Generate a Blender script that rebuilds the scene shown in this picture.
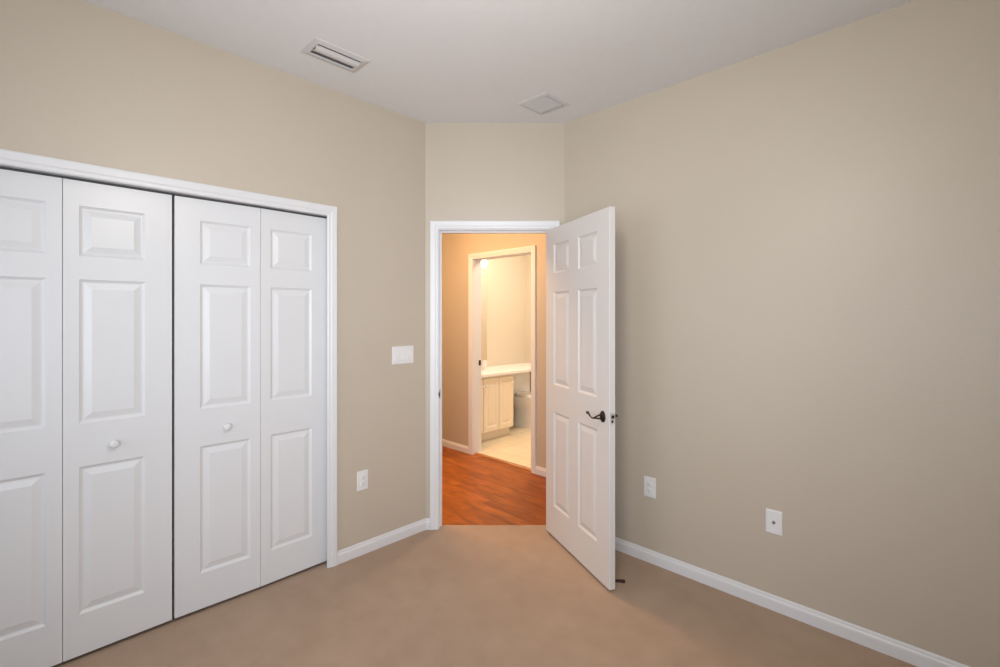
import bpy, bmesh, math, random
from mathutils import Vector, Matrix

S = bpy.context.scene
for o in list(bpy.data.objects):
    bpy.data.objects.remove(o)
COL = S.collection
R = math.radians
random.seed(4)

# ------------------------------------------------------------------ camera
ROT = math.asin(0.6990)                      # the doorway wall stands square to the view
CA, SA = math.cos(ROT), math.sin(ROT)
H = 1.45
cam_d = bpy.data.cameras.new('camera')
cam = bpy.data.objects.new('camera', cam_d)
COL.objects.link(cam)
cam.location = (0, 0, H)
cam.rotation_euler = (R(90), 0, ROT)
cam_d.sensor_width = 36.0
cam_d.lens = 36.0 * 0.477
cam_d.shift_y = -0.0175
cam_d.clip_start = 0.02
S.camera = cam

# ------------------------------------------------------------------ world, lights, exposure
S.view_settings.view_transform = 'Standard'
S.view_settings.look = 'None'
S.view_settings.gamma = 1.0
S.view_settings.use_curve_mapping = False
S.view_settings.exposure = 0.0
world = bpy.data.worlds.new('daylight_sky')
S.world = world
world.use_nodes = True
wn = world.node_tree.nodes
wn['Background'].inputs[0].default_value = (0.62, 0.78, 1.0, 1)
wn['Background'].inputs[1].default_value = 1.0

CEIL = 2.765
XL, YR = -2.635, 2.632                       # closet wall, long wall
XE, YS = 0.80, -1.20                         # window walls behind the camera
HY = 3.40                                    # hall wall face
BX, BY = -4.50, 5.135                        # bathroom walls


def area(name, loc, rot, sx, sy, power, color, spread=180):
    l = bpy.data.lights.new(name, 'AREA')
    l.shape = 'RECTANGLE'
    l.size, l.size_y = sx, sy
    l.energy = power
    l.color = color
    l.spread = R(spread)
    o = bpy.data.objects.new(name, l)
    COL.objects.link(o)
    o.location = loc
    o.rotation_euler = rot
    return o


# daylight entering through the two windows
WIN_E = (0.10, 1.60, 0.70, 2.20)            # y0, y1, z0, z1 in the wall x = XE
WIN_S = (-2.40, -0.80, 0.70, 2.20)            # x0, x1, z0, z1 in the wall y = YS
area('window_and_fill_light', (XE - 0.01, (WIN_E[0] + WIN_E[1]) / 2, 1.45), (0, R(90), 0), 1.44, 1.44, 1.8, (0.925, 0.985, 1.075), 110)
area('window_and_fill_light', ((WIN_S[0] + WIN_S[1]) / 2, YS + 0.01, 1.45), (R(90), 0, 0), 1.54, 1.44, 5.0, (0.925, 0.985, 1.075), 110)
WIN_FILL = (-0.82, 0.46, 0.70, 2.20)            # X0, X1, z0, z1 of a fill window in an added corner wall behind the camera
YC = -0.60
area('window_and_fill_light', ((WIN_FILL[0] + WIN_FILL[1]) / 2 * CA - (YC + 0.01) * SA, (WIN_FILL[0] + WIN_FILL[1]) / 2 * SA + (YC + 0.01) * CA, 1.45), (R(90), 0, ROT), 1.22, 1.44, 15.8, (0.925, 0.985, 1.075), 92)  # added fill with narrow spread: brightens the middle of the view, edges stay darker
# ceiling lamp in the middle of the bedroom, above the picture
lamp = bpy.data.lights.new('bedroom_ceiling_lamp', 'POINT')
lamp.energy = 27
lamp.color = (1.04, 0.985, 0.90)
lamp.shadow_soft_size = 0.13
lamp_o = bpy.data.objects.new('bedroom_ceiling_lamp', lamp)
COL.objects.link(lamp_o)
lamp_o.location = (-0.70, 0.66, 2.30)
# warm ceiling lamps of the hall and the bathroom
area('hall_ceiling_lamp', (-3.40, 2.32, CEIL - 0.02), (0, 0, 0), 0.6, 0.6, 46, (1.0, 0.62, 0.31))
area('bathroom_ceiling_lamp', (-3.35, 4.3, CEIL - 0.02), (0, 0, 0), 0.4, 0.4, 38, (1.0, 0.85, 0.72))


# ------------------------------------------------------------------ materials
def mat(name, col, rough=0.5, bump=None, metallic=0.0, vary=None, spec=0.5, coat=0.0, emit=None):
    m = bpy.data.materials.new(name)
    m.use_nodes = True
    nt = m.node_tree
    b = nt.nodes['Principled BSDF']
    b.inputs['Base Color'].default_value = (*col, 1)
    b.inputs['Roughness'].default_value = rough
    b.inputs['Metallic'].default_value = metallic
    b.inputs['Specular IOR Level'].default_value = spec
    b.inputs['Coat Weight'].default_value = coat
    tc = nt.nodes.new('ShaderNodeTexCoord')
    if vary:
        scale, amount = vary
        n = nt.nodes.new('ShaderNodeTexNoise')
        n.inputs['Scale'].default_value = scale
        n.inputs['Detail'].default_value = 6
        nt.links.new(tc.outputs['Object'], n.inputs['Vector'])
        mp = nt.nodes.new('ShaderNodeMapRange')
        mp.inputs['From Min'].default_value = 0.25
        mp.inputs['From Max'].default_value = 0.75
        mp.inputs['To Min'].default_value = 1 - amount
        mp.inputs['To Max'].default_value = 1 + amount
        nt.links.new(n.outputs['Fac'], mp.inputs['Value'])
        mx = nt.nodes.new('ShaderNodeMix')
        mx.data_type = 'RGBA'
        mx.blend_type = 'MULTIPLY'
        mx.inputs['Factor'].default_value = 1
        mx.inputs['A'].default_value = (*col, 1)
        nt.links.new(mp.outputs['Result'], mx.inputs['B'])
        nt.links.new(mx.outputs['Result'], b.inputs['Base Color'])
    if bump:
        scale, strength, dist = bump
        n = nt.nodes.new('ShaderNodeTexNoise')
        n.inputs['Scale'].default_value = scale
        n.inputs['Detail'].default_value = 4
        nt.links.new(tc.outputs['Object'], n.inputs['Vector'])
        bp = nt.nodes.new('ShaderNodeBump')
        bp.inputs['Strength'].default_value = strength
        bp.inputs['Distance'].default_value = dist
        nt.links.new(n.outputs['Fac'], bp.inputs['Height'])
        nt.links.new(bp.outputs['Normal'], b.inputs['Normal'])
    if emit:
        b.inputs['Emission Color'].default_value = (*emit[0], 1)
        b.inputs['Emission Strength'].default_value = emit[1]
    return m


M_WALL = mat('beige_wall_paint', (0.555, 0.482, 0.388), 0.42, (90, 0.18, 0.004), vary=(1.3, 0.02))
M_BATHWALL = mat('bathroom_wall_paint', (0.68, 0.60, 0.47), 0.45, (90, 0.15, 0.004))
M_CEIL = mat('ceiling_knockdown_paint', (0.80, 0.795, 0.79), 0.75, (30, 0.22, 0.004), vary=(22, 0.012))
M_TRIM = mat('white_trim_paint', (0.755, 0.75, 0.755), 0.35)
M_DOOR = mat('white_door_paint', (0.75, 0.75, 0.755), 0.32, (160, 0.04, 0.001))
M_SLAB = mat('dimmed_white_door_paint', (0.69, 0.655, 0.63), 0.34, (160, 0.04, 0.001))  # white door paint with the slab's dim, warm bounce light put into the colour
M_PLASTIC = mat('white_plastic', (0.80, 0.79, 0.78), 0.35)
M_SLOT = mat('dark_slot', (0.03, 0.03, 0.03), 0.7)
M_VENT = mat('white_vent_enamel', (0.64, 0.63, 0.62), 0.45)
M_DUCT = mat('grey_duct_metal', (0.10, 0.10, 0.10), 0.6)
M_BRONZE = mat('dark_bronze', (0.055, 0.040, 0.030), 0.32, metallic=0.85)
M_BRASS = mat('dull_hinge_metal', (0.30, 0.27, 0.22), 0.4, metallic=0.9)
M_NICKEL = mat('satin_nickel', (0.72, 0.71, 0.70), 0.45, metallic=0.6)
M_COUNTER = mat('white_cultured_marble', (0.86, 0.83, 0.78), 0.2, vary=(6, 0.03))
M_CABINET = mat('cream_cabinet_paint', (0.86, 0.75, 0.58), 0.4)
M_PORCELAIN = mat('white_porcelain', (0.86, 0.84, 0.80), 0.12)
M_MIRROR = mat('silver_mirror', (0.92, 0.92, 0.92), 0.02, metallic=1.0)
M_CHROME = mat('polished_chrome', (0.75, 0.75, 0.75), 0.12, metallic=1.0)
M_GLOBE = mat('lit_opal_glass', (1, 0.95, 0.85), 0.3, emit=((1.0, 0.80, 0.52), 14))
M_WEDGE = mat('dark_red_brown_rubber', (0.055, 0.02, 0.016), 0.6)
M_STRIP = mat('brown_threshold_wood', (0.40, 0.16, 0.05), 0.35)


def carpet_mat():
    m = bpy.data.materials.new('beige_brown_carpet')
    m.use_nodes = True
    nt = m.node_tree
    L = nt.links
    b = nt.nodes['Principled BSDF']
    b.inputs['Roughness'].default_value = 0.95
    b.inputs['Specular IOR Level'].default_value = 0.15
    b.inputs['Sheen Weight'].default_value = 0.15
    tc = nt.nodes.new('ShaderNodeTexCoord')
    fine = nt.nodes.new('ShaderNodeTexNoise')
    fine.inputs['Scale'].default_value = 260
    fine.inputs['Detail'].default_value = 3
    mid = nt.nodes.new('ShaderNodeTexNoise')
    mid.inputs['Scale'].default_value = 9
    mid.inputs['Detail'].default_value = 5
    big = nt.nodes.new('ShaderNodeTexNoise')
    big.inputs['Scale'].default_value = 2.2
    big.inputs['Detail'].default_value = 2
    for n in (fine, mid, big):
        L.new(tc.outputs['Object'], n.inputs['Vector'])
    a = nt.nodes.new('ShaderNodeMath'); a.operation = 'ADD'
    L.new(fine.outputs['Fac'], a.inputs[0]); L.new(mid.outputs['Fac'], a.inputs[1])
    a2 = nt.nodes.new('ShaderNodeMath'); a2.operation = 'ADD'
    L.new(a.outputs[0], a2.inputs[0]); L.new(big.outputs['Fac'], a2.inputs[1])
    r = nt.nodes.new('ShaderNodeMapRange')
    r.inputs['From Min'].default_value = 1.0
    r.inputs['From Max'].default_value = 2.0
    L.new(a2.outputs[0], r.inputs['Value'])
    cr = nt.nodes.new('ShaderNodeMix'); cr.data_type = 'RGBA'
    cr.inputs['A'].default_value = (0.385, 0.260, 0.175, 1)
    cr.inputs['B'].default_value = (0.475, 0.334, 0.234, 1)
    L.new(r.outputs['Result'], cr.inputs['Factor'])
    L.new(cr.outputs['Result'], b.inputs['Base Color'])
    bp = nt.nodes.new('ShaderNodeBump')
    bp.inputs['Strength'].default_value = 0.5
    bp.inputs['Distance'].default_value = 0.006
    L.new(a.outputs[0], bp.inputs['Height'])
    L.new(bp.outputs['Normal'], b.inputs['Normal'])
    return m


def wood_mat():
    m = bpy.data.materials.new('orange_laminate_planks')
    m.use_nodes = True
    nt = m.node_tree
    L = nt.links
    b = nt.nodes['Principled BSDF']
    b.inputs['Roughness'].default_value = 0.4
    b.inputs['Specular IOR Level'].default_value = 0.28
    tc = nt.nodes.new('ShaderNodeTexCoord')
    br = nt.nodes.new('ShaderNodeTexBrick')
    br.inputs['Scale'].default_value = 1.0
    br.inputs['Brick Width'].default_value = 0.9
    br.inputs['Row Height'].default_value = 0.095
    br.inputs['Mortar Size'].default_value = 0.0012
    br.inputs['Color1'].default_value = (0.39, 0.106, 0.010, 1)
    br.inputs['Color2'].default_value = (0.265, 0.064, 0.006, 1)
    br.inputs['Mortar'].default_value = (0.16, 0.05, 0.012, 1)
    L.new(tc.outputs['Object'], br.inputs['Vector'])
    mp = nt.nodes.new('ShaderNodeMapping')
    mp.inputs['Scale'].default_value = (3.0, 12.0, 1.0)
    L.new(tc.outputs['Object'], mp.inputs['Vector'])
    n = nt.nodes.new('ShaderNodeTexNoise')
    n.inputs['Scale'].default_value = 1.6
    n.inputs['Detail'].default_value = 8
    n.inputs['Distortion'].default_value = 0.6
    L.new(mp.outputs['Vector'], n.inputs['Vector'])
    r = nt.nodes.new('ShaderNodeMapRange')
    r.inputs['From Min'].default_value = 0.3
    r.inputs['From Max'].default_value = 0.7
    r.inputs['To Min'].default_value = 0.68
    r.inputs['To Max'].default_value = 1.25
    L.new(n.outputs['Fac'], r.inputs['Value'])
    mx = nt.nodes.new('ShaderNodeMix'); mx.data_type = 'RGBA'; mx.blend_type = 'MULTIPLY'
    mx.inputs['Factor'].default_value = 1
    L.new(br.outputs['Color'], mx.inputs['A'])
    L.new(r.outputs['Result'], mx.inputs['B'])
    L.new(mx.outputs['Result'], b.inputs['Base Color'])
    return m


def tile_mat():
    m = bpy.data.materials.new('cream_floor_tiles')
    m.use_nodes = True
    nt = m.node_tree
    L = nt.links
    b = nt.nodes['Principled BSDF']
    b.inputs['Roughness'].default_value = 0.3
    tc = nt.nodes.new('ShaderNodeTexCoord')
    br = nt.nodes.new('ShaderNodeTexBrick')
    br.offset = 0.0
    br.inputs['Scale'].default_value = 1.0
    br.inputs['Brick Width'].default_value = 0.305
    br.inputs['Row Height'].default_value = 0.305
    br.inputs['Mortar Size'].default_value = 0.004
    br.inputs['Color1'].default_value = (0.74, 0.64, 0.46, 1)
    br.inputs['Color2'].default_value = (0.70, 0.60, 0.43, 1)
    br.inputs['Mortar'].default_value = (0.50, 0.43, 0.33, 1)
    L.new(tc.outputs['Object'], br.inputs['Vector'])
    L.new(br.outputs['Color'], b.inputs['Base Color'])
    return m


M_CARPET, M_WOOD, M_TILE = carpet_mat(), wood_mat(), tile_mat()


# ------------------------------------------------------------------ mesh helpers
def box(bm, x0, x1, y0, y1, z0, z1):
    v = [bm.verts.new((x, y, z)) for z in (z0, z1) for y in (y0, y1) for x in (x0, x1)]
    for f in ((0, 2, 3, 1), (4, 5, 7, 6), (0, 1, 5, 4), (2, 6, 7, 3), (0, 4, 6, 2), (1, 3, 7, 5)):
        bm.faces.new([v[i] for i in f])


def prism(bm, pts, z0, z1):
    lo = [bm.verts.new((x, y, z0)) for x, y in pts]
    hi = [bm.verts.new((x, y, z1)) for x, y in pts]
    n = len(pts)
    bm.faces.new(lo[::-1])
    bm.faces.new(hi)
    for i in range(n):
        bm.faces.new((lo[i], lo[(i + 1) % n], hi[(i + 1) % n], hi[i]))


def rings(bm, loops, cap0=True, cap1=True):
    rs = [[bm.verts.new(p) for p in lp] for lp in loops]
    n = len(rs[0])
    for a, b in zip(rs[:-1], rs[1:]):
        for i in range(n):
            bm.faces.new((a[i], a[(i + 1) % n], b[(i + 1) % n], b[i]))
    if cap0:
        bm.faces.new(rs[0][::-1])
    if cap1:
        bm.faces.new(rs[-1])


def lathe(bm, prof, axis='z', center=(0, 0, 0), seg=28):
    loops = []
    cx, cy, cz = center
    for r, t in prof:
        lp = []
        for i in range(seg):
            a = 2 * math.pi * i / seg
            c, s = r * math.cos(a), r * math.sin(a)
            lp.append({'z': (cx + c, cy + s, cz + t), 'x': (cx + t, cy + c, cz + s), 'y': (cx + s, cy + t, cz + c)}[axis])
        loops.append(lp)
    rings(bm, loops)


def tube(bm, pts, radii, seg=12):
    pts = [Vector(p) for p in pts]
    loops = []
    for i, p in enumerate(pts):
        t = (pts[min(i + 1, len(pts) - 1)] - pts[max(i - 1, 0)]).normalized()
        up = Vector((0, 0, 1)) if abs(t.z) < 0.9 else Vector((1, 0, 0))
        a = t.cross(up).normalized()
        b = t.cross(a).normalized()
        r = radii[i] if isinstance(radii, (list, tuple)) else radii
        loops.append([p + a * r * math.cos(2 * math.pi * k / seg) + b * r * math.sin(2 * math.pi * k / seg) for k in range(seg)])
    rings(bm, loops)


def obj(name, bm, m, parent=None, loc=None, rotz=0.0, smooth=False, bevel=0.0, seg=2):
    bmesh.ops.remove_doubles(bm, verts=bm.verts, dist=1e-6)
    bmesh.ops.recalc_face_normals(bm, faces=bm.faces)
    me = bpy.data.meshes.new(name)
    bm.to_mesh(me)
    bm.free()
    me.materials.append(m)
    o = bpy.data.objects.new(name, me)
    COL.objects.link(o)
    if parent is not None:
        o.parent = parent
    if loc is not None:
        o.location = loc
    o.rotation_euler = (0, 0, rotz)
    if smooth:
        for p in me.polygons:
            p.use_smooth = True
        me.set_sharp_from_angle(angle=R(40))
    if bevel:
        b = o.modifiers.new('edge', 'BEVEL')
        b.width = bevel
        b.segments = seg
        b.limit_method = 'ANGLE'
        b.angle_limit = R(60)
    return o


def tag(o, label, cat, kind=None, group=None):
    o['label'] = label
    o['category'] = cat
    if kind:
        o['kind'] = kind
    if group:
        o['group'] = group
    return o


def root(name, loc, rotz=0.0):
    e = bpy.data.objects.new(name, None)
    COL.objects.link(e)
    e.empty_display_size = 0.1
    e.location = loc
    e.rotation_euler = (0, 0, rotz)
    return e


def new():
    return bmesh.new()


# a wall lying along local X (0..length), room face at local Y = 0, body behind it (+Y), with rectangular openings
def wall_mesh(x0, x1, thick, z1, openings=(), z0=-0.02):
    bm = new()
    xs = x0
    for (a, b, c, d) in sorted(openings):
        box(bm, xs, a, 0, thick, z0, z1)
        if c > z0 + 0.03:
            box(bm, a, b, 0, thick, z0, c)
        box(bm, a, b, 0, thick, d, z1)
        xs = b
    box(bm, xs, x1, 0, thick, z0, z1)
    return bm


# mitred casing round an opening; profile = (width from the opening, projection); room side is local -Y
CASING = ((0.0, 0.0), (0.0, 0.009), (0.006, 0.012), (0.018, 0.0125), (0.024, 0.0155), (0.040, 0.017), (0.050, 0.0185), (0.056, 0.017), (0.058, 0.011), (0.058, 0.0))


def casing_mesh(x0, x1, zt, y=0.0, side=-1, prof=CASING, z0=0.0):
    bm = new()
    loops = [[(x0 - w, y + side * t, z0) for w, t in prof],
             [(x0 - w, y + side * t, zt + w) for w, t in prof],
             [(x1 + w, y + side * t, zt + w) for w, t in prof],
             [(x1 + w, y + side * t, z0) for w, t in prof]]
    rings(bm, loops)
    return bm


# lining of an opening with a door stop
def jamb_mesh(x0, x1, zt, thick, t=0.02, stop=None, z0=0.0):
    bm = new()
    box(bm, x0 - t, x0, 0, thick, z0, zt + t)
    box(bm, x1, x1 + t, 0, thick, z0, zt + t)
    box(bm, x0, x1, 0, thick, zt, zt + t)
    if stop:
        a, b = stop
        box(bm, x0, x0 + 0.011, a, b, z0, zt)
        box(bm, x1 - 0.011, x1, a, b, z0, zt)
        box(bm, x0 + 0.011, x1 - 0.011, a, b, zt - 0.011, zt)
    return bm


BASE = ((0, 0), (0.0145, 0), (0.0145, 0.046), (0.013, 0.053), (0.009, 0.058), (0.008, 0.066), (0.005, 0.071), (0, 0.072))


def base_mesh(x0, x1):
    bm = new()
    rings(bm, [[(x, -t, z) for t, z in BASE] for x in (x0, x1)])
    return bm


# a slab with raised panels on both faces; local X width, local Y thickness (0 = face toward -Y), Z height
PANEL = ((0.0, 0.0), (0.004, 0.0035), (0.011, 0.0080), (0.016, 0.0080), (0.042, 0.0015))


def slab_mesh(w, t, z0, z1, cols, rows, prof=PANEL):
    bm = new()
    xs = sorted({0.0, w, *[v for c in cols for v in c]})
    zs = sorted({z0, z1, *[v for r in rows for v in r]})

    def is_panel(xa, xb, za, zb):
        return any(abs(c[0] - xa) < 1e-6 and abs(c[1] - xb) < 1e-6 for c in cols) and any(abs(r[0] - za) < 1e-6 and abs(r[1] - zb) < 1e-6 for r in rows)
    for face, sgn in ((0.0, 1), (t, -1)):
        for xa, xb in zip(xs[:-1], xs[1:]):
            for za, zb in zip(zs[:-1], zs[1:]):
                if is_panel(xa, xb, za, zb):
                    lps = []
                    for ins, d in prof:
                        y = face + sgn * d
                        lps.append([(xa + ins, y, za + ins), (xb - ins, y, za + ins), (xb - ins, y, zb - ins), (xa + ins, y, zb - ins)])
                    rings(bm, lps, cap0=False, cap1=True)
                else:
                    bm.faces.new([bm.verts.new(p) for p in ((xa, face, za), (xb, face, za), (xb, face, zb), (xa, face, zb))])
    for za, zb in zip(zs[:-1], zs[1:]):
        for x in (0.0, w):
            bm.faces.new([bm.verts.new(p) for p in ((x, 0, za), (x, t, za), (x, t, zb), (x, 0, zb))])
    for xa, xb in zip(xs[:-1], xs[1:]):
        for z in (z0, z1):
            bm.faces.new([bm.verts.new(p) for p in ((xa, 0, z), (xb, 0, z), (xb, t, z), (xa, t, z))])
    bmesh.ops.remove_doubles(bm, verts=bm.verts, dist=1e-5)
    return bm


def C2H(X, Y, Z=0.0):                        # frame of the doorway wall -> house frame
    return (X * CA - Y * SA, X * SA + Y * CA, Z)


YD = 3.25                                    # doorway wall, room face
TW = 0.12
cornerA = C2H(-0.508, YD)
cornerC = C2H(0.440, YD)
XL = cornerA[0]
YR = cornerC[1]

# ------------------------------------------------------------------ floor and ceiling
bm = new()
e = 3.318                                    # carpet edge in the doorway
# carpet stops under the walls, tongue reaches into the doorway
pts = [(XL - 0.06, YS - 0.06), (XE + 0.06, YS - 0.06), (XE + 0.06, YR + 0.06), (cornerC[0] - 0.03, YR + 0.06)]
pts += [C2H(0.360, YD + 0.05)[:2], C2H(0.360, e)[:2]]
for k in range(1, 12):
    X = 0.345 - 0.760 * k / 12
    pts.append(C2H(X, e - 0.004 * math.sin(math.pi * k / 12) - 0.0015 * math.sin(k * 2.1))[:2])
pts += [C2H(-0.435, e)[:2], C2H(-0.435, YD + 0.05)[:2], (XL - 0.06, cornerA[1] + 0.02)]
prism(bm, pts, -0.03, 0.0)
tag(obj('floor', bm, M_CARPET, bevel=0.008), 'beige brown carpet covering the bedroom floor', 'carpet', 'structure')

bm = new()
prism(bm, [(-5.1, 1.9), (-2.7, 1.9), C2H(-0.50, e + 0.012)[:2], C2H(0.50, e + 0.012)[:2], (-0.7, 2.72), (-0.7, HY + 0.045), (-5.1, HY + 0.045)], -0.05, -0.012)
tag(obj('floor_hall', bm, M_WOOD), 'glossy orange brown wood floor of the hall beyond the door', 'wood floor', 'structure')

bm = new()
prism(bm, [(BX - 0.1, HY + 0.045), (-2.0, HY + 0.045), (-2.0, BY + 0.1), (BX - 0.1, BY + 0.1)], -0.05, -0.004)
tag(obj('floor_bathroom', bm, M_TILE), 'cream tiled floor of the bathroom', 'tile floor', 'structure')

bm = new()
box(bm, -5.2, XE + 0.2, YS - 0.2, BY + 0.2, CEIL, CEIL + 0.1)
VENT = (-2.365, -2.195, 1.0, 1.292)
tag(obj('ceiling', bm, M_CEIL), 'off white textured ceiling', 'ceiling', 'structure')

# ------------------------------------------------------------------ bedroom walls
# closet wall: local X runs along +y, the body lies toward -x
CL0, CL1, CLT = -0.245, 1.308, 2.032
CLC = 1.268                                  # the casing laps over the lining
bm = wall_mesh(YS, cornerA[1] + 0.01, TW, CEIL, [(CL0 - 0.02, CL1 + 0.02, -0.02, CLT + 0.02)])
tag(obj('wall_left', bm, M_WALL, loc=(XL, 0, 0), rotz=R(90)), 'beige wall around the closet', 'wall', 'structure')

# long wall: local X along +x, body toward +y
bm = wall_mesh(cornerC[0] - 0.01, XE + TW, TW, CEIL)
tag(obj('wall_right', bm, M_WALL, loc=(0, YR, 0)), 'long plain beige wall behind the open door', 'wall', 'structure')

# angled doorway wall: local frame turned by ROT
DX0, DX1, DZT = -0.413, 0.345, 2.035
bm = wall_mesh(-0.52, 0.46, TW, CEIL, [(DX0 - 0.02, DX1 + 0.02, -0.02, DZT + 0.02)])
doorloc = C2H(0, YD)
tag(obj('wall_back', bm, M_WALL, loc=doorloc, rotz=ROT), 'narrow angled beige wall holding the doorway', 'wall', 'structure')

# the two window walls behind the camera
bm = wall_mesh(-YR - TW, 0.057, TW, CEIL, [(-WIN_E[1], -WIN_E[0], WIN_E[2], WIN_E[3])])
tag(obj('wall_front', bm, M_WALL, loc=(XE, 0, 0), rotz=R(-90)), 'beige window wall facing the closet', 'wall', 'structure')
bm = wall_mesh(0.369, -XL + TW, TW, CEIL, [(-WIN_S[1], -WIN_S[0], WIN_S[2], WIN_S[3])])
tag(obj('wall_rear', bm, M_WALL, loc=(0, YS, 0), rotz=R(180)), 'beige window wall facing the long plain wall', 'wall', 'structure')

bm = wall_mesh(-0.532, 1.103, TW, CEIL, [(-WIN_FILL[1], -WIN_FILL[0], WIN_FILL[2], WIN_FILL[3])])  # unseen corner wall and opening added to carry the fill light
tag(obj('wall_added_corner', bm, M_WALL, loc=C2H(0, YC), rotz=ROT + R(180)), 'added angled beige wall holding the fill light behind the camera', 'wall', 'structure')


def window(name, label, x0, x1, z0, z1, loc, rotz):
    w = root(name, loc, rotz)
    tag(w, label, 'window', 'structure')
    bm = new()
    t = 0.045
    box(bm, x0, x0 + t, 0.03, 0.10, z0, z1)
    box(bm, x1 - t, x1, 0.03, 0.10, z0, z1)
    box(bm, x0 + t, x1 - t, 0.03, 0.10, z0, z0 + t)
    box(bm, x0 + t, x1 - t, 0.03, 0.10, z1 - t, z1)
    zm = (z0 + z1) / 2
    box(bm, x0 + t, x1 - t, 0.04, 0.09, zm - 0.02, zm + 0.02)
    obj('window_frame', bm, M_TRIM, w, bevel=0.003)
    bm = new()
    box(bm, x0 - 0.03, x1 + 0.03, -0.03, 0.03, z0 - 0.025, z0)
    obj('window_sill', bm, M_TRIM, w, bevel=0.004)
    return w


window('window_1', 'white framed window in the wall facing the closet', -WIN_E[1], -WIN_E[0], WIN_E[2], WIN_E[3], (XE, 0, 0), R(-90))
window('window_2', 'white framed window in the wall facing the long plain wall', -WIN_S[1], -WIN_S[0], WIN_S[2], WIN_S[3], (0, YS, 0), R(180))

window('fill_window', 'added white framed window around the fill light facing the doorway', -WIN_FILL[1], -WIN_FILL[0], WIN_FILL[2], WIN_FILL[3], C2H(0, YC), ROT + R(180))

# closet box behind the bifold doors
bm = new()
box(bm, XL - 0.80, XL - 0.72, YS, 1.72, -0.02, CEIL)
box(bm, XL - 0.72, XL - TW, 1.62, 1.72, -0.02, CEIL)
box(bm, XL - 0.72, XL - TW, -0.70, -0.62, -0.02, CEIL)
tag(obj('wall_closet', bm, M_WALL), 'beige wall inside the closet', 'wall', 'structure')
bm = new()
box(bm, XL - 0.72, XL - 0.06, -0.62, 1.62, -0.03, -0.004)
tag(obj('floor_closet', bm, M_CARPET), 'carpet inside the closet', 'carpet', 'structure')

# ------------------------------------------------------------------ hall and bathroom shell
# wall between hall and bathroom: face y = HY, opening with the bathroom doorway
BO0, BO1, BOT = -3.72, -2.912, 2.045
bm = wall_mesh(-5.1, -0.7, TW, CEIL, [(BO0 - 0.02, BO1 + 0.02, -0.02, BOT + 0.02)])
tag(obj('wall_hall', bm, M_WALL, loc=(0, HY, 0)), 'warm lit beige hall wall around the bathroom doorway', 'wall', 'structure')
bm = new()
box(bm, -5.2, -5.1, 1.8, HY + TW, -0.02, CEIL)
tag(obj('wall_hall_west', bm, M_WALL), 'end wall of the hall', 'wall', 'structure')
bm = new()
box(bm, -5.1, XL - TW, 1.80, 1.90, -0.05, CEIL)
tag(obj('wall_hall_south', bm, M_WALL), 'hall wall behind the closet', 'wall', 'structure')
bm = new()
box(bm, -0.8, -0.7, YR + TW, HY, -0.05, CEIL)
tag(obj('wall_hall_east', bm, M_WALL), 'far end wall of the hall', 'wall', 'structure')
bm = new()
box(bm, BX - 0.1, BX, HY + TW, BY + 0.1, -0.02, CEIL)
tag(obj('wall_bathroom_left', bm, M_BATHWALL), 'bathroom wall behind the vanity and toilet', 'wall', 'structure')
bm = new()
box(bm, BX, -2.0, BY, BY + 0.1, -0.02, CEIL)
tag(obj('wall_bathroom_back', bm, M_BATHWALL), 'far bright wall of the bathroom', 'wall', 'structure')
bm = new()
box(bm, -2.1, -2.0, HY + TW, BY, -0.02, CEIL)
tag(obj('wall_bathroom_right', bm, M_BATHWALL), 'bathroom wall opposite the vanity', 'wall', 'structure')

# ------------------------------------------------------------------ trim
tag(obj('trim_1', casing_mesh(CL0 + 0.004, CLC, CLT - 0.004), M_TRIM, loc=(XL, 0, 0), rotz=R(90), bevel=0.0), 'white casing around the closet opening', 'casing', 'structure')
tag(obj('trim_2', jamb_mesh(CL0, CL1, CLT, TW), M_TRIM, loc=(XL, 0, 0), rotz=R(90)), 'white lining of the closet opening', 'door jamb', 'structure')
tag(obj('trim_3', casing_mesh(DX0 - 0.005, DX1 + 0.005, DZT + 0.005), M_TRIM, loc=doorloc, rotz=ROT), 'white casing around the bedroom doorway', 'casing', 'structure')
jm = jamb_mesh(DX0, DX1, DZT, TW, stop=(0.037, 0.075))
tag(obj('trim_4', jm, M_TRIM, loc=doorloc, rotz=ROT), 'white jamb of the bedroom doorway', 'door jamb', 'structure')
tag(obj('trim_5', casing_mesh(DX0 - 0.005, DX1 + 0.005, DZT + 0.005, y=TW, side=1), M_TRIM, loc=doorloc, rotz=ROT), 'white hall side casing of the bedroom doorway', 'casing', 'structure')
tag(obj('trim_6', casing_mesh(BO0 - 0.002, BO1 + 0.002, BOT + 0.002, z0=-0.012), M_TRIM, loc=(0, HY, 0)), 'white casing around the bathroom doorway', 'casing', 'structure')
tag(obj('trim_7', jamb_mesh(BO0, BO1, BOT, TW, z0=-0.012), M_TRIM, loc=(0, HY, 0)), 'white jamb of the bathroom doorway', 'door jamb', 'structure')
bm = new()
rings(bm, [[(x, HY + y, z) for y, z in ((0.018, -0.012), (0.022, -0.004), (0.036, 0.001), (0.056, 0.001), (0.068, -0.004))] for x in (BO0, BO1)])
tag(obj('trim_8', bm, M_STRIP), 'brown threshold strip between hall wood and bathroom tile', 'threshold', 'structure')

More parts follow.
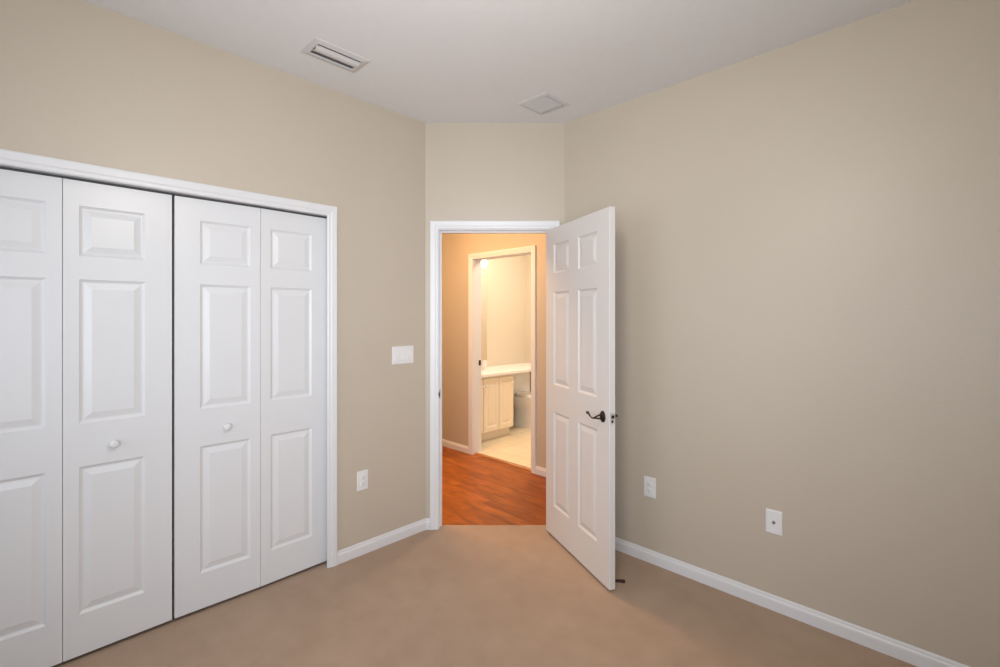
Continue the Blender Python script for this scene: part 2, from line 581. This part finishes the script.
tag(obj('baseboard_left', base_mesh(CLC + 0.058, cornerA[1] - 0.004), M_TRIM, loc=(XL, 0, 0), rotz=R(90)), 'white baseboard between closet and doorway', 'baseboard', 'structure')
tag(obj('baseboard_left_end', base_mesh(YS, CL0 - 0.054), M_TRIM, loc=(XL, 0, 0), rotz=R(90)), 'white baseboard beyond the closet', 'baseboard', 'structure')
tag(obj('baseboard_right', base_mesh(cornerC[0], XE), M_TRIM, loc=(0, YR, 0)), 'long white baseboard under the plain beige wall', 'baseboard', 'structure')
bm = base_mesh(-0.506, DX0 - 0.063)
tag(obj('baseboard_back', bm, M_TRIM, loc=doorloc, rotz=ROT), 'short white baseboard beside the doorway casing', 'baseboard', 'structure')
tag(obj('baseboard_hall_west', base_mesh(-5.1, BO0 - 0.06), M_TRIM, loc=(0, HY, -0.012)), 'white hall baseboard before the bathroom doorway', 'baseboard', 'structure')
tag(obj('baseboard_hall_east', base_mesh(BO1 + 0.06, -0.8), M_TRIM, loc=(0, HY, -0.012)), 'white hall baseboard past the bathroom doorway', 'baseboard', 'structure')
tag(obj('baseboard_bathroom', base_mesh(4.30, BY), M_TRIM, loc=(BX, 0, -0.004), rotz=R(90)), 'white baseboard behind the toilet', 'baseboard', 'structure')
tag(obj('baseboard_bathroom_back', base_mesh(BX, -2.1), M_TRIM, loc=(0, BY, -0.004)), 'white baseboard along the far bathroom wall', 'baseboard', 'structure')

# ------------------------------------------------------------------ bedroom door, standing open
# local X from the hinge to the free edge, local Y = 0 on the visible (hall) face, thickness toward +Y
DW, DT = 0.762, 0.036
dvec = Vector((0.264, -0.718)).normalized()
pivot = Vector((0.343, 3.222))
nrm = Vector((dvec.y, -dvec.x))              # toward the visible face
if nrm.x > 0:
    nrm = -nrm
face0 = pivot + nrm * DT
ang = math.atan2(dvec.y, dvec.x) + ROT
door = root('door_1', C2H(face0.x, face0.y, 0.0), ang)
tag(door, 'open white six panel door with a dark lever handle', 'door', 'structure')
# local +Y after rotation must point away from the visible face: rotate X->dvec gives +Y = (-dvec.y, dvec.x) = room side
rows = ((0.215, 0.830), (1.005, 1.605), (1.725, 1.915))
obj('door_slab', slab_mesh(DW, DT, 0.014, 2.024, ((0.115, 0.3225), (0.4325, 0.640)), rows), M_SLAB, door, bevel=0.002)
HZ, HX = 0.912, DW - 0.062


def lever_mesh(sgn):
    y = 0.0 if sgn < 0 else DT
    bm = new()
    for up in (0.011, -0.011):               # two strands leave the rose and meet at the grip
        pts = []
        for k in range(13):
            t = k / 12
            pts.append((HX + 0.004 * (1 - t), y + sgn * (0.004 + 0.046 * t), HZ + 0.002 - 0.004 * t + up * math.cos(t * math.pi / 2) ** 0.7))
        tube(bm, pts, 0.0042, 10)
    def wave(t):                             # wave shaped grip
        return -0.007 * math.sin(min(t / 0.62, 1) * math.pi) + (0.010 * math.sin((t - 0.62) / 0.38 * 2.2) if t > 0.62 else 0)
    pts, rad = [], []
    for k in range(29):
        t = k / 28
        pts.append((HX + 0.002 - 0.098 * t, y + sgn * (0.050 - 0.010 * t * t), HZ - 0.002 + wave(t)))
        rad.append(0.0068 - 0.0032 * math.sin(min(1, t * 1.15) * math.pi) + (0.0012 if t > 0.85 else 0))
    tube(bm, pts, rad)
    return bm


def rose_mesh(sgn):
    y = 0.0 if sgn < 0 else DT
    loops = []
    for s, d in ((1.0, 0.0), (1.0, 0.003), (0.86, 0.007), (0.62, 0.009), (0.40, 0.013), (0.30, 0.014)):
        loops.append([(HX + 0.025 * s * math.cos(a), y + sgn * d, HZ + 0.031 * s * math.sin(a)) for a in [2 * math.pi * i / 28 for i in range(28)]])
    bm = new()
    rings(bm, loops)
    return bm


for sgn in (-1, 1):
    rose = obj('handle_rose', rose_mesh(sgn), M_BRONZE, door, smooth=True)
    rose['label'] = 'dark bronze oval rose'
    lv = obj('lever', lever_mesh(sgn), M_BRONZE, rose, smooth=True)
    lv['label'] = 'dark bronze wave shaped lever'
bm = new()
box(bm, DW - 0.0005, DW + 0.0012, 0.005, 0.030, HZ - 0.030, HZ + 0.030)
lp = obj('latch_plate', bm, M_NICKEL, door, bevel=0.0005)
lp['label'] = 'small metal latch plate'
bm = new()
box(bm, DW + 0.0010, DW + 0.010, 0.011, 0.024, HZ + 0.002, HZ + 0.018)
box(bm, DW + 0.0010, DW + 0.0018, 0.012, 0.023, HZ - 0.023, HZ - 0.009)
obj('latch_bolt', bm, M_BRONZE, lp, bevel=0.001)
for z in (0.25, 1.02, 1.80):
    bm = new()
    lathe(bm, [(0.0045, -0.045), (0.0055, -0.044), (0.0055, 0.044), (0.0045, 0.045)], 'z', (-0.004, DT + 0.003, z), 14)
    box(bm, -0.0025, 0.0, 0.004, DT, z - 0.044, z + 0.044)
    obj('hinge', bm, M_BRASS, door)

# strike plate on the latch side of the doorway
sp = root('strike_plate', C2H(DX0, YD, 0.915), ROT)
tag(sp, 'small dark metal strike plate on the bedroom door jamb', 'strike plate')
bm = new()
box(bm, -0.0002, 0.0015, 0.003, 0.034, -0.030, 0.030)
box(bm, -0.006, 0.0015, -0.0025, 0.004, -0.014, 0.014)
obj('plate', bm, M_BRONZE, sp, bevel=0.0005)
bm = new()
box(bm, 0.0012, 0.0022, 0.010, 0.026, -0.012, 0.012)
obj('latch_hole', bm, M_SLOT, sp)
sp = root('strike_plate', (BO0, HY, 0.95), 0)
tag(sp, 'small dark strike plate on the bathroom door jamb', 'strike plate')
bm = new()
box(bm, -0.0002, 0.0015, 0.080, 0.112, -0.028, 0.028)
obj('plate', bm, M_BRONZE, sp, bevel=0.0005)
bm = new()
box(bm, 0.0012, 0.0022, 0.088, 0.104, -0.012, 0.012)
obj('latch_hole', bm, M_SLOT, sp)

# ------------------------------------------------------------------ closet bifold doors
LW, LT = 0.383, 0.032
LROWS = ((0.190, 0.812), (0.995, 1.605), (1.704, 1.917))
XP = XL - 0.045                              # front face of the leaves


def bifold(name, label, y0, narrow_first_right, fold):
    """y0 = near end; leaf local X runs along +y; the fold lies in the middle."""
    t = root(name, (XP, y0, 0), R(90))
    tag(t, label, 'closet door', 'thing', 'bifold closet doors')
    wide, thin = 0.1045, 0.050
    a = math.asin(fold / LW)
    l1 = obj('leaf', slab_mesh(LW - 0.0015, LT, 0.016, 2.021, ((wide, LW - thin),), LROWS), M_DOOR, t, (0, 0, 0), -a, bevel=0.002)
    l2 = obj('leaf', slab_mesh(LW - 0.0015, LT, 0.016, 2.021, ((thin, LW - wide),), LROWS), M_DOOR, t, (LW * math.cos(a), -fold, 0), a, bevel=0.002)
    leaf, cx = (l2, thin + 0.114) if narrow_first_right else (l1, wide + 0.114)
    bm = new()
    prof = ((0.010, 0.0), (0.0085, -0.003), (0.0075, -0.010), (0.011, -0.015), (0.0165, -0.021), (0.0175, -0.026), (0.0150, -0.031), (0.008, -0.034), (0.002, -0.0345))
    lathe(bm, prof, 'y', (cx, 0, 0.893), 24)
    obj('knob', bm, M_DOOR, leaf, smooth=True)['label'] = 'small round white knob'
    for z in (0.25, 1.0, 1.75):
        bm = new()
        lathe(bm, [(0.004, -0.03), (0.004, 0.03)], 'z', (LW - 0.0015, LT + 0.004, z), 10)
        obj('hinge', bm, M_BRASS, l1)
    return t


bifold('bifold_closet_door', 'white bifold closet door cut by the picture edge, farther from the doorway', -0.236, True, 0.006)
bifold('bifold_closet_door', 'white bifold closet door nearer the bedroom doorway', 0.538, False, 0.008)
# head track
tr = new()
box(tr, CL0, CL1, 0.050, 0.074, CLT - 0.008, CLT)
tag(obj('trim_9', tr, M_DUCT, loc=(XL, 0, 0), rotz=R(90)), 'dark track above the closet doors', 'track', 'structure')


# ------------------------------------------------------------------ plates on the walls
def plate_mesh(w, h, t=0.006):
    bm = new()
    rings(bm, [[(sx * (w / 2 - i), -d, sz * (h / 2 - i)) for sx, sz in ((-1, -1), (1, -1), (1, 1), (-1, 1))] for i, d in ((0, 0), (0, 0.003), (0.002, 0.005), (0.005, t))])
    return bm


def rbox(w, h, y0, y1, cx=0, cz=0):
    bm = new()
    box(bm, cx - w / 2, cx + w / 2, y0, y1, cz - h / 2, cz + h / 2)
    return bm


def screw(parent, x, z, y=-0.0062):
    bm = new()
    lathe(bm, [(0.0032, 0.001), (0.0032, -0.0006), (0.002, -0.0012)], 'y', (x, y, z), 12)
    box(bm, x - 0.0024, x + 0.0024, y - 0.0015, y - 0.0008, z - 0.0005, z + 0.0005)
    return obj('screw', bm, M_PLASTIC, parent, smooth=True)


sw = root('light_switch', (XL, 1.787, 1.195), R(90))
tag(sw, 'white triple rocker light switch beside the bedroom doorway', 'light switch')
obj('cover_plate', plate_mesh(0.164, 0.116), M_PLASTIC, sw)
for x in (-0.046, 0.0, 0.046):
    bm = new()
    box(bm, x - 0.0185, x + 0.0185, -0.0068, -0.004, -0.035, 0.035)
    fr = obj('switch_frame', bm, M_TRIM, sw, bevel=0.001)
    bm = new()
    prof = [(-0.0068, -0.032), (-0.0115, -0.032), (-0.0085, 0.0), (-0.0075, 0.032), (-0.0068, 0.032)]
    rings(bm, [[(x + sx, y, z) for y, z in prof] for sx in (-0.0155, 0.0155)])
    obj('rocker', bm, M_PLASTIC, fr)


def outlet(loc, rotz, label):
    t = root('wall_outlet', loc, rotz)
    tag(t, label, 'outlet', None, 'duplex wall outlets')
    obj('cover_plate', plate_mesh(0.074, 0.118), M_PLASTIC, t)
    for s in (1, -1):
        loops = []
        for d, k in ((0.005, 1.0), (0.0082, 1.0), (0.009, 0.94)):
            lp = []
            for i in range(28):
                a = 2 * math.pi * i / 28
                lp.append((0.0172 * k * math.cos(a), -d, s * 0.0195 + max(-0.0135, min(0.0135, 0.0172 * math.sin(a))) * k))
            loops.append(lp)
        bm = new()
        rings(bm, loops)
        rc = obj('receptacle', bm, M_PLASTIC, t, smooth=True)
        for (x, w, h) in ((-0.0065, 0.0022, 0.0085), (0.0065, 0.0022, 0.007)):
            obj('slot', rbox(w, h, -0.0094, -0.0085, x, s * 0.0195 + 0.003), M_SLOT, rc)
        bm = new()
        lathe(bm, [(0.0026, -0.0085), (0.0026, -0.0094)], 'y', (0, 0, s * 0.0195 - 0.007), 12)
        obj('ground_hole', bm, M_SLOT, rc)
    screw(t, 0, 0)
    return t


outlet((XL, 1.495, 0.448), R(90), 'white wall outlet between the closet and the doorway')
outlet((-1.335, YR, 0.440), 0, 'white wall outlet on the long wall, nearer the open door')

cp = root('cable_plate', (-0.679, YR, 0.432), 0)
tag(cp, 'white cable jack plate on the long wall, farther from the door', 'cable plate')
obj('cover_plate', plate_mesh(0.074, 0.118), M_PLASTIC, cp)
bm = new()
lathe(bm, [(0.0075, -0.005), (0.0075, -0.008), (0.0048, -0.0085), (0.0048, -0.016), (0.0035, -0.0165)], 'y', (0, 0, 0), 12)
obj('cable_jack', bm, M_BRASS, cp, smooth=True)['label'] = 'small metal cable jack'
screw(cp, 0, 0.041)
screw(cp, 0, -0.041)

# ------------------------------------------------------------------ ceiling vents
x0, x1, y0, y1 = VENT
vc = root('ceiling_vent', ((x0 + x1) / 2, (y0 + y1) / 2, CEIL), 0)
tag(vc, 'white rectangular air vent with open dark slots in the ceiling above the closet', 'air vent')
hw, hl = (x1 - x0) / 2, (y1 - y0) / 2


def frame_mesh(hw, hl, iw, il, drop, inner=0.0):
    bm = new()
    loops = []
    for (a, b, z) in ((hw, hl, 0.0), (hw, hl, -0.003), (iw + 0.006, il + 0.006, -drop), (iw, il, -drop), (iw, il, inner)):
        loops.append([(-a, -b, z), (a, -b, z), (a, b, z), (-a, b, z)])
    rings(bm, loops, False, False)
    return bm


obj('frame', frame_mesh(hw, hl, hw - 0.030, hl - 0.030, 0.009), M_VENT, vc)
bm = new()
box(bm, -hw + 0.031, hw - 0.031, -hl + 0.031, hl - 0.031, -0.0015, -0.0005)
obj('duct_opening', bm, M_DUCT, vc)['label'] = 'dark opening behind the vent blades'


bm = new()                                   # one wide creased blade between two slots
prof = [(-0.024, -0.003), (-0.012, -0.0125), (0.006, -0.0175), (0.020, -0.0150), (0.030, -0.0085), (0.034, -0.004)]
prof = prof + [(x, z + 0.0022) for x, z in prof[::-1]]
rings(bm, [[(x, y, z) for x, z in prof] for y in (-hl + 0.0305, hl - 0.0305)])
obj('blade', bm, M_VENT, vc)

rg = root('return_grille', (-1.873, 2.305, CEIL), 0)
tag(rg, 'square white ceiling grille with fine louvers above the doorway', 'air vent')
gw = 0.114
obj('frame', frame_mesh(gw, gw, gw - 0.026, gw - 0.026, 0.008), M_VENT, rg)
bm = new()
box(bm, -gw + 0.026, gw - 0.026, -gw + 0.026, gw - 0.026, -0.0015, -0.0005)
obj('backing', bm, M_DUCT, rg)
NL = 13
for k in range(NL):
    yy = -gw + 0.030 + (2 * gw - 0.074) * k / (NL - 1)
    bm = new()
    rings(bm, [[(x, yy + dy, z) for dy, z in ((-0.0055, -0.0022), (-0.0055, -0.0034), (0.0050, -0.0085), (0.0050, -0.0073))] for x in (-gw + 0.0265, gw - 0.0315)])
    obj('louver', bm, M_VENT, rg)

# ------------------------------------------------------------------ small wedge on the carpet behind the door
wx = C2H(0.652, 2.605)
wd = new()
rings(wd, [[(-0.045, y, z) for y, z in ((-0.012, 0), (0.012, 0), (0.012, 0.002), (-0.012, 0.002))],
           [(0.030, y, z) for y, z in ((-0.012, 0), (0.012, 0), (0.012, 0.009), (-0.012, 0.009))]])
tag(obj('door_wedge', wd, M_WEDGE, loc=(wx[0], wx[1], 0.0), rotz=ROT + R(-14), bevel=0.001), 'small dark brown wedge on the carpet behind the open door', 'door wedge')

# ------------------------------------------------------------------ bathroom
ZC = 0.785
VX = -3.955                                  # cabinet front plane
VY0, VY1 = HY + TW + 0.004, 4.285
vn = root('vanity_cabinet', (BX, VY0, -0.004), 0)
tag(vn, 'cream bathroom vanity cabinet with panelled doors', 'cabinet')
dx, dy = VX - BX, VY1 - VY0
bm = new()
box(bm, 0.003, dx - 0.018, 0, dy, 0.10, ZC - 0.035)
obj('body', bm, M_CABINET, vn, bevel=0.002)
bm = new()
box(bm, 0.003, dx - 0.075, 0.0, dy, 0.0, 0.10)
obj('toe_kick', bm, M_CABINET, vn)
ndoor = 3
wdr = dy / ndoor
for k in range(ndoor):
    d = obj('cabinet_door', slab_mesh(wdr - 0.008, 0.018, 0.115, ZC - 0.060, ((0.045, wdr - 0.053),), ((0.165, ZC - 0.110),), ((0, 0), (0.004, 0.004), (0.012, 0.006), (0.018, 0.006), (0.040, 0.001))), M_CABINET, vn, (dx, k * wdr + 0.004, 0), R(90), bevel=0.0015)
    bm = new()
    lathe(bm, [(0.006, 0), (0.006, -0.012), (0.013, -0.018), (0.013, -0.024), (0.004, -0.028)], 'y', ((wdr - 0.035) if k % 2 == 0 else 0.027, 0, ZC - 0.14), 16)
    obj('knob', bm, M_PORCELAIN, d, smooth=True)

ct = root('countertop', (BX, VY0, ZC), 0)
tag(ct, 'white bathroom countertop running over the vanity and toilet tank', 'countertop')
L_ = BY - VY0 - 0.003
bm = new()
# banjo outline: full depth over the cabinet, narrower shelf past it
outline = [(0.002, 0), (dx + 0.03, 0), (dx + 0.03, dy + 0.30)]
for k in range(1, 9):
    a = k / 8 * math.pi / 2
    outline.append((dx + 0.03 - 0.30 * (1 - math.cos(a)) * 0.9, dy + 0.30 + 0.20 * math.sin(a)))
outline += [(dx - 0.24, L_), (0.002, L_)]
prism(bm, outline, -0.038, 0.0)
obj('slab', bm, M_COUNTER, ct, bevel=0.005)
cup = root('tumbler', (-4.255, 4.075, ZC), 0)
tag(cup, 'small white tumbler on the bathroom countertop', 'cup')
bm = new()
lathe(bm, [(0.024, 0.0), (0.027, 0.002), (0.031, 0.11), (0.033, 0.115), (0.029, 0.113), (0.024, 0.006), (0.001, 0.005)], 'z', (0, 0, 0), 28)
obj('body', bm, M_PORCELAIN, cup, smooth=True)

bm = new()
box(bm, 0.0, 0.006, 0, 0.80, 0, 1.13)
mr = obj('mirror', bm, M_MIRROR, loc=(BX + 0.001, 3.555, 0.868), bevel=0.002)
tag(mr, 'tall frameless mirror on the wall above the vanity', 'mirror')

lt = root('vanity_light', (BX, 3.90, 2.12), 0)
tag(lt, 'glowing globe vanity light above the bathroom mirror', 'wall lamp')
bm = new()
box(bm, 0.001, 0.035, -0.36, 0.36, -0.055, 0.055)
obj('bar', bm, M_CHROME, lt, bevel=0.006)
for yy in (-0.27, 0.0, 0.27):
    bm = new()
    lathe(bm, [(0.022, 0.035), (0.024, 0.05), (0.018, 0.055)], 'x', (0, yy, 0), 20)
    sk = obj('lamp_socket', bm, M_CHROME, lt, smooth=True)
    bm = new()
    r = 0.062
    lathe(bm, [(max(0.004, r * math.sin(math.pi * k / 14)), 0.052 + r - r * math.cos(math.pi * k / 14)) for k in range(15)], 'x', (0, yy, 0), 24)
    obj('globe', bm, M_GLOBE, sk, smooth=True)['label'] = 'glowing frosted glass globe'

# toilet: back against the wall x = BX, bowl toward +x
to = root('toilet', (BX, 4.78, -0.004), 0)
tag(to, 'white toilet partly hidden beside the vanity', 'toilet')


def egg(x0, x1, hw, z, n=36, blunt=0.15):
    cx, rx = (x0 + x1) / 2, (x1 - x0) / 2
    out = []
    for i in range(n):
        a = 2 * math.pi * i / n
        c, s = math.cos(a), math.sin(a)
        out.append((cx + rx * c, hw * s * (1 - blunt * c), z))
    return out


bm = new()
rings(bm, [egg(0.10, 0.62, 0.115, 0.0), egg(0.10, 0.62, 0.110, 0.02), egg(0.12, 0.58, 0.095, 0.12), egg(0.12, 0.58, 0.105, 0.22), egg(0.11, 0.66, 0.150, 0.30), egg(0.10, 0.72, 0.178, 0.36), egg(0.10, 0.735, 0.183, 0.385), egg(0.10, 0.735, 0.180, 0.395)])
obj('bowl', bm, M_PORCELAIN, to, smooth=True)
bm = new()
rings(bm, [egg(0.20, 0.74, 0.186, 0.396), egg(0.195, 0.745, 0.190, 0.402), egg(0.195, 0.745, 0.190, 0.412), egg(0.20, 0.74, 0.186, 0.416)])
obj('seat', bm, M_PORCELAIN, to, smooth=True)
bm = new()
rings(bm, [egg(0.20, 0.735, 0.183, 0.417), egg(0.195, 0.742, 0.188, 0.423), egg(0.20, 0.735, 0.182, 0.434), egg(0.24, 0.68, 0.14, 0.440)])
obj('lid', bm, M_PORCELAIN, to, smooth=True)
bm = new()
box(bm, 0.020, 0.195, -0.225, 0.225, 0.395, 0.700)
tk = obj('tank', bm, M_PORCELAIN, to, bevel=0.02, seg=3)
bm = new()
box(bm, 0.017, 0.205, -0.235, 0.235, 0.700, 0.730)
obj('tank_lid', bm, M_PORCELAIN, to, bevel=0.008)
bm = new()
tube(bm, [(0.195, -0.17, 0.64), (0.212, -0.17, 0.64)], 0.010)
tube(bm, [(0.210, -0.175, 0.64), (0.212, -0.10, 0.632)], 0.006)
obj('flush_lever', bm, M_CHROME, tk, smooth=True)
